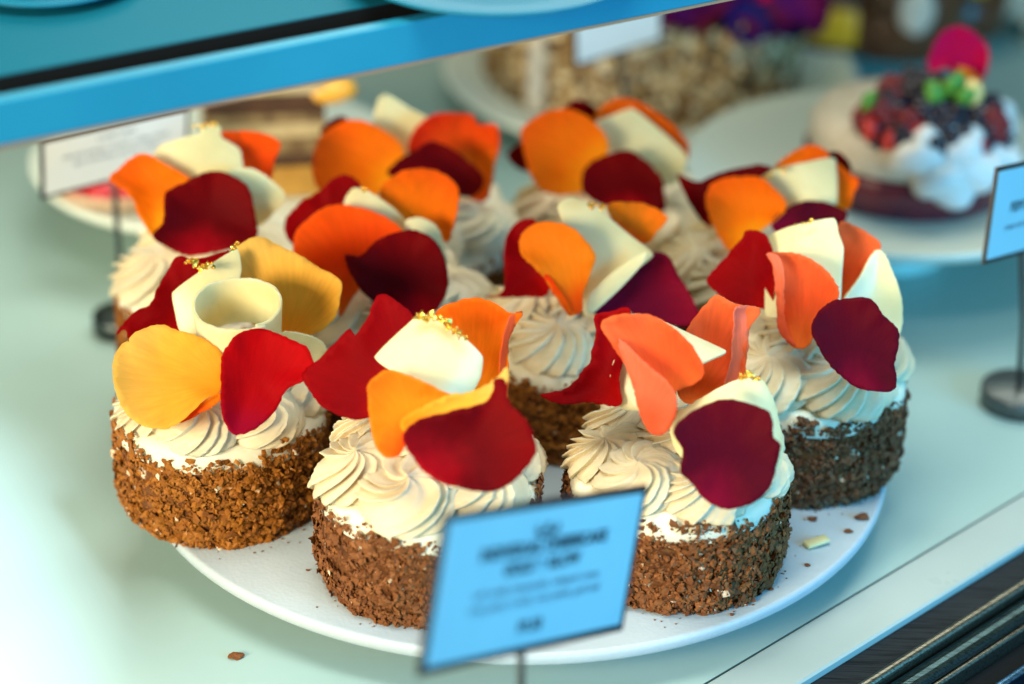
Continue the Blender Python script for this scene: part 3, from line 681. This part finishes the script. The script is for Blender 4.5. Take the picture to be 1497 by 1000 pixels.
# ---- cake E
t = CK['E']
petal(t, [(708,434),(735,425),(737,380),(742,340),(760,322),(785,325),(806,380),(800,430),(770,434),(745,434)], D('E', .5), 'crimson', yaw=-14, tip=8, cup=.3)
petal(t, [(888,304),(920,296),(955,302),(974,320),(960,340),(948,355),(920,350)], D('E', .6), 'amber', yaw=10, tip=10, cup=.25)
petal(t, [(866,455),(890,425),(920,390),(945,370),(975,373),(990,395),(1021,460),(1005,476),(960,472),(900,466)], D('E', -.2), 'plum', yaw=12, tip=6, cup=.2, label='plum coloured petal')
curl(t, [(815,302),(835,288),(870,300),(920,340),(957,370),(925,398),(890,436),(858,460),(845,420),(845,380)], D('E', -.7), bend=(.5, 40), yaw=6, tip=14, sharp=.5)
curl(t, [(857,452),(862,430),(895,398),(930,375),(946,368),(941,385),(905,424),(868,457)], D('E', -1.3), bend=(.5, -45), yaw=6, tip=5, sharp=.5, label='rolled white chocolate lip')
p = petal(t, [(757,350),(770,332),(795,324),(830,330),(855,350),(869,375),(862,400),(852,430),(850,455),(832,458),(810,430),(795,405),(775,385),(760,370)], D('E', -1.8), 'amber', yaw=-8, tip=6, cup=.35, bend=(.35, 0), claw=(845, 470))
flap(p, [(790,398),(805,408),(822,430),(836,455),(845,459),(831,459),(810,431)], D('E', -1.85), 'vermilion', yaw=-30, tip=-10, cup=.05)
gold(t, [(858,300),(872,302),(886,308)], D('E', -.85), 12, .15, .15, seed=8)

# ---- cake F
t = CK['F']
petal(t, [(415,330),(430,305),(470,275),(500,256),(525,268),(530,300),(470,360),(428,356)], D('F', .6), 'crimson', yaw=-14, tip=8, cup=.25)
petal(t, [(555,282),(580,255),(610,247),(640,250),(668,272),(670,300),(665,325),(655,352),(640,350),(580,330)], D('F', .4), 'orange', yaw=-4, tip=6, cup=.35)
curl(t, [(503,302),(514,276),(530,276),(560,292),(592,318),(600,345),(560,360)], D('F', -.2), bend=(.35, 30), yaw=0, tip=14, sharp=.4)
curl(t, [(593,323),(612,317),(638,328),(648,350),(655,385),(625,370),(595,345)], D('F', -.6), bend=(.3, 30), yaw=8, tip=10, sharp=.3)
petal(t, [(428,358),(432,340),(445,325),(480,302),(510,300),(555,313),(590,340),(585,370),(550,390),(520,430),(500,462),(495,455),(497,415),(460,392),(432,372)], D('F', -1.0), 'tangerine', yaw=-8, tip=8, cup=.4, claw=(530, 440))
petal(t, [(505,373),(528,374),(550,352),(585,338),(612,338),(640,358),(655,395),(652,430),(635,455),(608,467),(580,455),(540,436),(515,405)], D('F', -1.9), 'dark_red', yaw=5, tip=6, cup=.3, claw=(600, 470), label='round dark red petal')
gold(t, [(528,276),(536,279)], D('F', -.3), 6, .12, .1, seed=9)

# ---- cake G
t = CK['G']
petal(t, [(318,200),(350,191),(385,195),(409,210),(402,235),(396,262),(370,262),(345,240)], D('G', .5), 'tangerine', yaw=10, tip=6, cup=.3)
curl(t, [(222,226),(235,210),(290,195),(300,184),(322,182),(324,200),(350,215),(354,248),(325,262),(280,268),(245,250)], D('G', -.2), bend=(.4, 20), yaw=-4, tip=14, sharp=.4)
curl(t, [(330,252),(370,245),(405,268),(418,288),(404,308),(382,328),(366,318),(362,285)], D('G', -.9), bend=(.5, 60), yaw=8, tip=10, sharp=.1)
petal(t, [(160,262),(178,242),(195,228),(215,226),(240,240),(280,265),(262,290),(242,310),(232,350),(215,335),(200,310),(190,285)], D('G', -.9), 'orange', yaw=-12, tip=6, cup=.35, label='orange petal reaching out to the left')
petal(t, [(223,345),(238,325),(240,290),(245,278),(275,263),(310,250),(345,260),(365,280),(372,310),(375,345),(350,360),(310,370),(275,374),(245,362)], D('G', -1.7), 'dark_red', yaw=0, tip=6, cup=.35, claw=(290, 385), fold=[((310,250),(290,372),.2)], label='broad dark red petal')
gold(t, [(282,188),(300,184),(316,182)], D('G', -.35), 12, .16, .15, seed=10)

# ---- cake H
t = CK['H']
petal(t, [(468,192),(480,178),(500,170),(510,180),(500,200),(480,200)], D('H', 1.0), 'dark_red', cup=.15)
curl(t, [(545,182),(552,148),(563,138),(580,145),(600,158),(628,172),(615,205),(590,240),(560,220)], D('H', .5), bend=(.4, 30), yaw=0, tip=14, sharp=.2)
petal(t, [(597,215),(610,185),(635,168),(665,165),(692,168),(698,182),(722,185),(727,215),(722,240),(712,290),(690,292),(650,260),(610,240)], D('H', .0), 'vermilion', yaw=10, tip=6, cup=.5, claw=(700, 250), fold=[((694,165),(690,290),.5)], label='vermilion cupped petal')
petal(t, [(456,240),(465,205),(490,182),(525,176),(560,190),(588,215),(585,250),(565,275),(540,288),(500,280),(470,278),(460,265)], D('H', -.6), 'orange', yaw=-8, tip=8, cup=.4, label='broad orange petal')
petal(t, [(567,255),(580,235),(610,218),(632,207),(665,220),(700,250),(706,270),(690,287),(665,284),(630,262),(600,260)], D('H', -1.3), 'dark_red', yaw=4, tip=8, cup=.25)
gold(t, [(560,142),(566,139)], D('H', .4), 3, .1, .08, seed=11)

# ---- cake I
t = CK['I']
petal(t, [(818,165),(832,152),(848,146),(878,165),(868,190),(840,190)], D('I', 1.0), 'dark_red', cup=.15)
petal(t, [(742,225),(765,208),(785,225),(780,250),(755,245)], D('I', .6), 'dark_red', cup=.15)
petal(t, [(870,168),(890,149),(915,143),(960,165),(1000,200),(1008,222),(995,240),(940,220),(890,190)], D('I', .4), 'orange', yaw=6, tip=8, cup=.25)
curl(t, [(868,180),(895,168),(925,159),(960,185),(1004,225),(994,262),(970,272),(930,245),(886,212)], D('I', -.1), bend=(.35, 30), yaw=4, tip=14, sharp=.4)
petal(t, [(762,200),(770,182),(800,163),(835,160),(865,175),(888,205),(886,230),(862,245),(850,280),(800,282),(775,255)], D('I', -.8), 'orange', yaw=-8, tip=8, cup=.35)
petal(t, [(850,262),(860,240),(890,225),(925,222),(965,255),(971,285),(968,310),(920,306),(880,300),(855,284)], D('I', -1.4), 'dark_red', yaw=4, tip=8, cup=.2, claw=(920, 320))

# ---- cake J
t = CK['J']
petal(t, [(990,255),(1020,265),(1060,250),(1110,240),(1128,252),(1080,275),(1050,295),(1038,332),(1010,300)], D('J', .4), 'dark_red', yaw=-8, tip=8, cup=.2)
petal(t, [(1130,248),(1160,222),(1185,212),(1212,225),(1200,245),(1150,260)], D('J', .6), 'orange', yaw=2, tip=8, cup=.2)
petal(t, [(1208,226),(1225,222),(1243,240),(1240,258),(1215,250)], D('J', 1.1), 'dark_red', cup=.1)
petal(t, [(1218,236),(1228,242),(1254,262),(1248,285),(1240,306),(1215,298)], D('J', .2), 'orange', yaw=12, tip=8, cup=.15)
curl(t, [(1112,257),(1140,245),(1180,236),(1222,228),(1224,295),(1190,302),(1160,318),(1130,290)], D('J', -.3), bend=(.35, 20), yaw=2, tip=14, sharp=.6)
petal(t, [(1032,290),(1045,265),(1080,258),(1115,262),(1148,295),(1138,318),(1100,345),(1070,368),(1045,335)], D('J', -.9), 'orange', yaw=-8, tip=8, cup=.4)
petal(t, [(1128,332),(1140,310),(1170,296),(1205,295),(1238,310),(1228,330),(1180,345),(1145,345)], D('J', -1.2), 'burgundy', yaw=6, tip=10, cup=.2)
gold(t, [(1116,262),(1130,254),(1150,248)], D('J', -.45), 12, .16, .15, seed=12)

# ------------------------------------------------------------------ crumbs
def crumb(px, py, r, z, label, m='flake_brown', seed=0, name='cake_crumb', sq=(1, .8, .35), cat='crumb'):
    c = at(px, py, z); V, Fc = blob((c[0], c[1], c[2]+r*sq[2]*.8), r, seed, 9, 6, .22, sq)
    rng = random.Random(seed); V = [tuple(x+rng.uniform(-.06, .06)*r for x in v) for v in V]
    o = mk(name, V, Fc, MT[m], smooth=False, origin=c)
    if name == 'cake_crumb': o.data.attributes.new('tint', 'FLOAT', 'POINT').data.foreach_set('value', [.4]*len(V))
    tag(o, label, cat, 'fallen crumbs')
    return o
crumb(345, 961, .27, 0, 'lone brown crumb on the counter in front of the plate, bottom left', seed=1)
crumb(1260, 758, .28, 2, 'large dark crumb at the right rim of the plate beside the rightmost cake', 'flake_dark', 2)
crumb(1240, 778, .17, 2, 'flat brown crumb just below the large dark crumb on the plate', seed=3)
crumb(1188, 760, .2, 2, 'dark crumb touching the foot of the rightmost cake', 'flake_dark', 4)
crumb(1180, 827, .12, 2, 'small crumb on the plate below the white chocolate shard', seed=5)
crumb(1127, 862, .11, 2, 'small crumb on the plate right of the front right cake', seed=6)
crumb(1070, 899, .09, 2, 'tiny crumb near the front rim below the front right cake', seed=7)
crumb(450, 834, .08, 2, 'tiny crumb on the plate between the two front left cakes', seed=8)
c = at(1193, 797, 2.0)
o = mk('chocolate_shard', *boxv(c+np.array([0, 0, .14]), (.85, .38, .1), (-.2, .42, 0), (.02, 0, .16)), MT['chocolate'], origin=c)
bevel(o, .07); tag(o, 'pale green white chocolate shard lying on the plate right of the cakes', 'shard')
rng = random.Random(5); V, Fc = [], []
for i in range(150):
    k = rng.choice(('A', 'B', 'C', 'D')); cc = CK[k]['_c']; a = rng.uniform(-2.6, .3); r = rng.uniform(3.8, 5.2)**1; r = 3.7+abs(rng.gauss(0, .7))
    p = (cc[0]+r*math.cos(a), cc[1]+r*math.sin(a), 2.0)
    if math.hypot(p[0], p[1]) > 14.1: continue
    v, f = blob((p[0], p[1], 2.02), rng.uniform(.02, .055), i, 5, 4, .2, (1, .8, .5)); V, Fc = join((V, Fc), (v, f))
o = mk('crumbs', V, Fc, MT['flake_brown'], smooth=False); o['kind'] = 'stuff'; o.data.attributes.new('tint', 'FLOAT', 'POINT').data.foreach_set('value', [.4]*len(V))

# ------------------------------------------------------------------ berry cake (right, out of focus)
bc = np.array([17.9, 21.0, 4.0])
t = thing('berry_cake', 'round cream cake with mixed berries and a magenta petal on the raised plate', 'cake', bc)
MT['berrybase'] = mat('berry_jelly', (.10, .012, .02), .25); mottled(MT['berrybase'], (.07, .012, .03), (.20, .02, .03), 90)
MT['pavlova'] = plain('pale_mousse', (.58, .50, .38), (.70, .62, .50), 90, .6, .8, .15); MT['whip'] = plain('white_cream', (.76, .74, .70), (.80, .79, .75), 60, .45)
part('berry_layer', *lathe([(4.55, 0), (4.75, .2), (4.75, 1.7), (4.6, 1.9), (.01, 1.9)], bc, 80, .006, 1), MT['berrybase'], t)
part('mousse_layer', *lathe([(4.55, 1.88), (4.65, 2.0), (4.6, 2.9), (4.3, 3.4), (3.6, 3.6), (.01, 3.65)], bc, 80, .006, 2), MT['pavlova'], t)
V, Fc = [], []
for i, (x, y, z, r) in enumerate([(.8, -4.0, 3.0, 1.25), (2.2, -3.5, 3.2, 1.2), (3.3, -2.4, 3.4, 1.15), (-.4, -3.9, 4.0, 1.0), (1.5, -3.2, 4.3, 1.2), (2.9, -1.8, 4.5, 1.2), (3.6, .4, 4.2, 1.1), (3.4, -1, 2.7, 1.2), (1.4, -4.1, 2.3, .8), (.2, -3.3, 4.7, .9)]):
    v, f = blob(bc+np.array([x, y, z]), r*1.05, i, 18, 12, .12, (1.1, .7, .75)); V, Fc = join((V, Fc), (v, f))
V = [(x, y-.5, z-.9) for x, y, z in V]
part('whipped_cream', V, Fc, MT['whip'], t)
MT['blackberry'] = mat('blackberry', (.012, .008, .02), .22); MT['raspberry'] = mat('raspberry', (.15, .004, .010), .35)
MT['strawberry'] = mat('strawberry', (.45, .012, .008), .28); MT['leaf'] = plain('mint_leaf', (.06, .22, .02), (.10, .30, .03), 100, .4); MT['physalis'] = mat('golden_berry', (.85, .62, .22), .25)
def druped(name, c, r, m, seed):
    V, Fc = [], []
    for i in range(26):
        k = i+.5; ph = math.acos(1-2*k/26); th = math.pi*(1+5**.5)*k
        v, f = blob((c[0]+.74*r*math.cos(th)*math.sin(ph), c[1]+.74*r*math.sin(th)*math.sin(ph), c[2]+.8*r*math.cos(ph)), r*.34, i, 8, 5, 0); V, Fc = join((V, Fc), (v, f))
    return part(name, V, Fc, MT[m], t)
def bat(px, py, dy=0): return at(px, py, Y=bc[1]-2.7+dy)
for i, (n_, px, py, r, dy) in enumerate([('blackberry', 1338, 150, 1.35, .6), ('blackberry', 1385, 200, 1.25, -.6), ('blackberry', 1422, 200, 1.2, 0), ('blackberry', 1355, 175, 1.1, -.2), ('blackberry', 1312, 190, .9, -.2), ('blackberry', 1380, 165, 1.1, .4),
                                         ('raspberry', 1288, 172, .95, 0), ('raspberry', 1308, 138, .9, .8), ('raspberry', 1444, 182, .95, .6), ('blackberry', 1410, 168, .9, .8), ('blackberry', 1290, 205, .8, -.5), ('raspberry', 1268, 172, .7, .5), ('blackberry', 1335, 128, .9, 1.2), ('raspberry', 1362, 132, .8, 1.2), ('blackberry', 1455, 205, .9, .3), ('blackberry', 1442, 160, .8, 1), ('raspberry', 1330, 178, .6, -.8), ('blackberry', 1362, 205, .9, -1), ('blackberry', 1325, 200, .8, -.9), ('raspberry', 1408, 222, .6, -.8), ('blackberry', 1300, 155, .8, .3), ('blackberry', 1270, 198, .6, 0), ('raspberry', 1452, 188, .8, 0)]):
    druped(n_, bat(px, py, dy), r, n_, i)
for i, (px, py, r) in enumerate([(1342, 205, .75), (1395, 222, .5), (1432, 218, .5), (1300, 208, .5), (1272, 190, .5)]):
    c = bat(px, py, -1.2); part('strawberry', *blob(c, r, i, 12, 9, .05, (.75, .6, 1.1)), MT['strawberry'], t)
def leaf(c, L_, W_, a, lift, m, parent=t, name='mint_leaf'):
    V, Fc = [], []; e = np.array([math.cos(a), 0, math.sin(a)]); w = np.array([-math.sin(a), -.3, math.cos(a)])
    for i in range(9):
        s = i/8; ww = W_*math.sin(math.pi*min(.97, s*.95+.03))
        for j in (-1, 0, 1): V.append(c+e*L_*s+w*ww*j+np.array([0, -lift*math.sin(s*3)-(.15 if j == 0 else 0)*W_, 0]))
    for i in range(8):
        for j in range(2): k = i*3+j; Fc.append((k, k+1, k+4, k+3))
    o = part(name, V, Fc, MT[m], parent); s = o.modifiers.new('t', 'SOLIDIFY'); s.thickness = .04*CM; return o
for px, py, a, L_ in [(1385, 140, 1.2, 1.3), (1380, 145, 2.4, 1.2), (1395, 146, .5, 1.0), (1278, 150, 2.6, .6)]:
    leaf(bat(px, py, -.9), L_, .5, a, .2, 'leaf')
part('golden_berry', *blob(bat(1418, 135, -.4), .62, 3, 12, 9, .03), MT['physalis'], t)
t['_claw'] = (1400, 120)
petal(t, [(1356,95),(1368,60),(1385,42),(1410,40),(1440,62),(1445,90),(1436,115),(1410,118),(1385,100),(1365,105)], pj(bat(1400, 80, 1.2))[2], 'magenta', yaw=0, tip=6, cup=.35, label='magenta petal')
petal(t, [(1398,98),(1410,108),(1428,122),(1436,116),(1415,100)], pj(bat(1400, 80, .6))[2], 'orange', cup=.05)

# ------------------------------------------------------------------ nut coated cake (behind)
nc = np.array([6.4, 39.3, 2.0])
t = thing('nut_cake', 'tall round cake coated in flaked almonds with purple flowers on top', 'cake', nc)
MT['nutcream'] = plain('nut_cream', (.07, .03, .01), (.22, .14, .06), 60, .6)
NR, NH = 8.1, 5.0
part('sponge', *lathe([(NR-.3, 0), (NR-.1, .2), (NR-.1, NH-.3), (NR-.5, NH), (.01, NH)], nc, 120, .003, 4), MT['nutcream'], t)
rng_ = np.random.default_rng(77); V, Fc, T = [], [], []
for i in range(1500):
    a = rng_.uniform(-math.pi*1.05, .05*math.pi); z = rng_.uniform(0, NH); s = rng_.uniform(.28, .6)
    Nn = np.array([math.cos(a), math.sin(a), 0])+rng_.normal(0, .35, 3); Nn /= np.linalg.norm(Nn); t1 = np.cross(Nn, rng_.normal(0, 1, 3)); t1 /= np.linalg.norm(t1); t2 = np.cross(Nn, t1)
    c = nc+np.array([NR*math.cos(a), NR*math.sin(a), z])+Nn*rng_.uniform(-.05, .2); k0 = len(V); V.append(c+Nn*.06)
    for j in range(7): q = 2*math.pi*j/7; V.append(c+t1*s*math.cos(q)+t2*s*.62*math.sin(q))
    for j in range(7): Fc.append((k0, k0+1+j, k0+1+(j+1) % 7))
    T += [float(rng_.uniform(0, 1))]*8
def almond():
    m = mat('flaked_almond', (.6, .45, .25), .5); a = nd(m, 'ShaderNodeAttribute'); a.attribute_name = 'tint'
    r = ramp(m, [(0, (.04, .012, .004)), (.45, (.40, .23, .07)), (.8, (.70, .56, .32)), (1, (.80, .70, .50))]); lk(m, a.outputs['Fac'], r.inputs[0]); lk(m, r.outputs[0], bsdf(m).inputs['Base Color']); return m
MT['almond'] = almond()
o = part('almond_coating', V, Fc, MT['almond'], t, smooth=False); o['kind'] = 'stuff'; o.data.attributes.new('tint', 'FLOAT', 'POINT').data.foreach_set('value', T)
a = math.radians(-135)
p = at(790, 100, Y=nc[1]-5.8)
part('cream_strip', *boxv((p[0]-.2, nc[1]-6.9, nc[2]+2.8), (.8, 0, 0), (0, .35, 0), (0, 0, 4.8)), MT['pavlova'], t, False)
MT['flower'] = petal_mat('purple_flower', (.22, .012, .12), (.14, .01, .16), (.30, .02, .06)); MT['indigo'] = petal_mat('indigo_flower', (.03, .02, .16), (.04, .02, .2), (.1, .02, .1))
t['_claw'] = (1060, 60)
for i, (px, py, w, h, m_) in enumerate([(1000, 22, 40, 36, 'flower'), (1035, 30, 34, 30, 'indigo'), (1062, 12, 44, 40, 'flower'), (1095, 32, 38, 30, 'indigo'), (1120, 10, 46, 42, 'flower'), (1150, 28, 34, 28, 'indigo'), (1165, 5, 40, 34, 'flower'), (985, 40, 30, 26, 'flower'), (1075, -8, 50, 30, 'magenta'), (1020, -2, 50, 36, 'flower'), (1190, 10, 26, 36, 'flower')]):
    ol = [(px+w*math.cos(q)*(1+.15*math.sin(3*q+i)), py+h*math.sin(q)*(1+.12*math.cos(2*q+i))) for q in np.linspace(0, 2*math.pi, 9)[:-1]]
    petal(t, ol, pj(nc+np.array([0, -7.0, NH+.8]))[2]+(i % 3)*.5, m_, yaw=(i*37 % 40)-20, tip=25, cup=.6, name='flower_petal')

# ------------------------------------------------------------------ layer cake and tart bits (behind left)
lc = at(392, 292, 3.45); t = thing('layer_cake', 'rectangular layer cake with brown and cream layers behind the back left cake', 'cake', lc)
MT['lc_brown'] = plain('coffee_layer', (.04, .015, .005), (.08, .03, .01), 90, .6); MT['lc_cream'] = plain('cream_layer', (.40, .30, .14), (.50, .39, .21), 90, .6); MT['lc_caramel'] = plain('caramel_layer', (.38, .19, .03), (.50, .28, .05), 60, .4)
MT['lc_nut'] = plain('praline_layer', (.28, .19, .08), (.09, .045, .015), 110, .7)
z = 0
le = np.array([.985, .17, 0]); lf = np.array([-.17, .985, 0])
for h, m_ in [(1.5, 'lc_caramel'), (.6, 'lc_brown'), (.8, 'lc_nut'), (.7, 'lc_cream'), (.5, 'lc_nut'), (.9, 'lc_brown'), (.7, 'lc_cream')]:
    k = 1-.008*z; o = part('cake_layer', *boxv(lc+lf*2.2+np.array([0, 0, z+h/2]), le*5.6*k, lf*4.2*k, (0, 0, h-.01)), MT[m_], t, False); bevel(o, .08); z += h
MT['apricot'] = mat('apricot', (.75, .36, .03), .3)
c = at(478, 130, Y=lc[1]+1.5); part('apricot_piece', *blob(c, 1.1, 2, 14, 9, .06, (1.3, 1, .55)), MT['apricot'], t)
tt = thing('fruit_tart', 'low tart with red and yellow fruit partly hidden behind the left price card', 'tart', at(150, 300, 3.5))
MT['redfruit'] = mat('red_fruit', (.50, .02, .03), .3); MT['crust'] = plain('tart_crust', (.50, .33, .20), (.60, .42, .28), 90, .6)
ct = np.array([at(175, 275, 3.5)[0], at(175, 275, 3.5)[1], 3.5])
part('crust', *lathe([(2.6, 0), (3.1, .7), (2.9, .75), (2.7, .55), (.01, .5)], ct, 60, .01, 3), MT['crust'], tt)
for i, (x, y, r, m_) in enumerate([(-1.6, -1.5, .95, 'redfruit'), (-.3, -2.0, .9, 'redfruit'), (.9, -1.9, .85, 'redfruit'), (.7, -.6, .9, 'apricot'), (1.9, -1.0, .8, 'apricot'), (-1.0, 0, 1.0, 'redfruit')]):
    part('fruit_piece', *blob(ct+np.array([x, y, .8]), r, i, 12, 8, .08, (1, .9, .5)), MT[m_], tt)

# ------------------------------------------------------------------ far chocolate cakes
MT['ganache'] = plain('chocolate_ganache', (.045, .016, .006), (.09, .035, .012), 60, .3); MT['mango'] = mat('mango', (.72, .36, .012), .35)
for i, (px, py, r, h, lab) in enumerate([(1240, 82, 3.3, 3.6, 'dark chocolate cake with a yellow mango band at the far back'), (1325, 96, 3.6, 4.9, 'dark chocolate cake with a cream swirl at the far back'), (1402, 66, 3.0, 2.7, 'dark chocolate cake topped with yellow fruit at the far back')]):
    c = at(px, py, 2.05); c = np.array([c[0], c[1]+r, 2.05])
    t = thing('chocolate_cake', lab, 'cake', c)
    part('cake_body', *lathe([(r-.2, 0), (r, .2), (r, h-.4), (r-.5, h), (.01, h+.1)], c, 48, .01, i), MT['ganache'], t)
    if i == 0: part('mango_band', *lathe([(r+.03, .5), (r+.14, .6), (r+.14, 2.5), (r+.03, 2.6)], c, 48), MT['mango'], t)
    if i == 1: part('cream_swirl', *blob(c+np.array([.2, -r+.3, h*.62]), 1.1, 5, 14, 9, .1, (1, .5, 1.4)), MT['pavlova'], t)
    if i == 2:
        for j in range(6): part('fruit_piece', *blob(c+np.array([1.5*math.cos(j*1.05), -.6+1.3*math.sin(j*1.05), h+.2]), .75, j, 12, 8, .1), MT['mango'], t)

# tidy helper properties
for o in SC.objects:
    for k in ('_c', '_claw', '_d', '_o'):
        if k in o: del o[k]
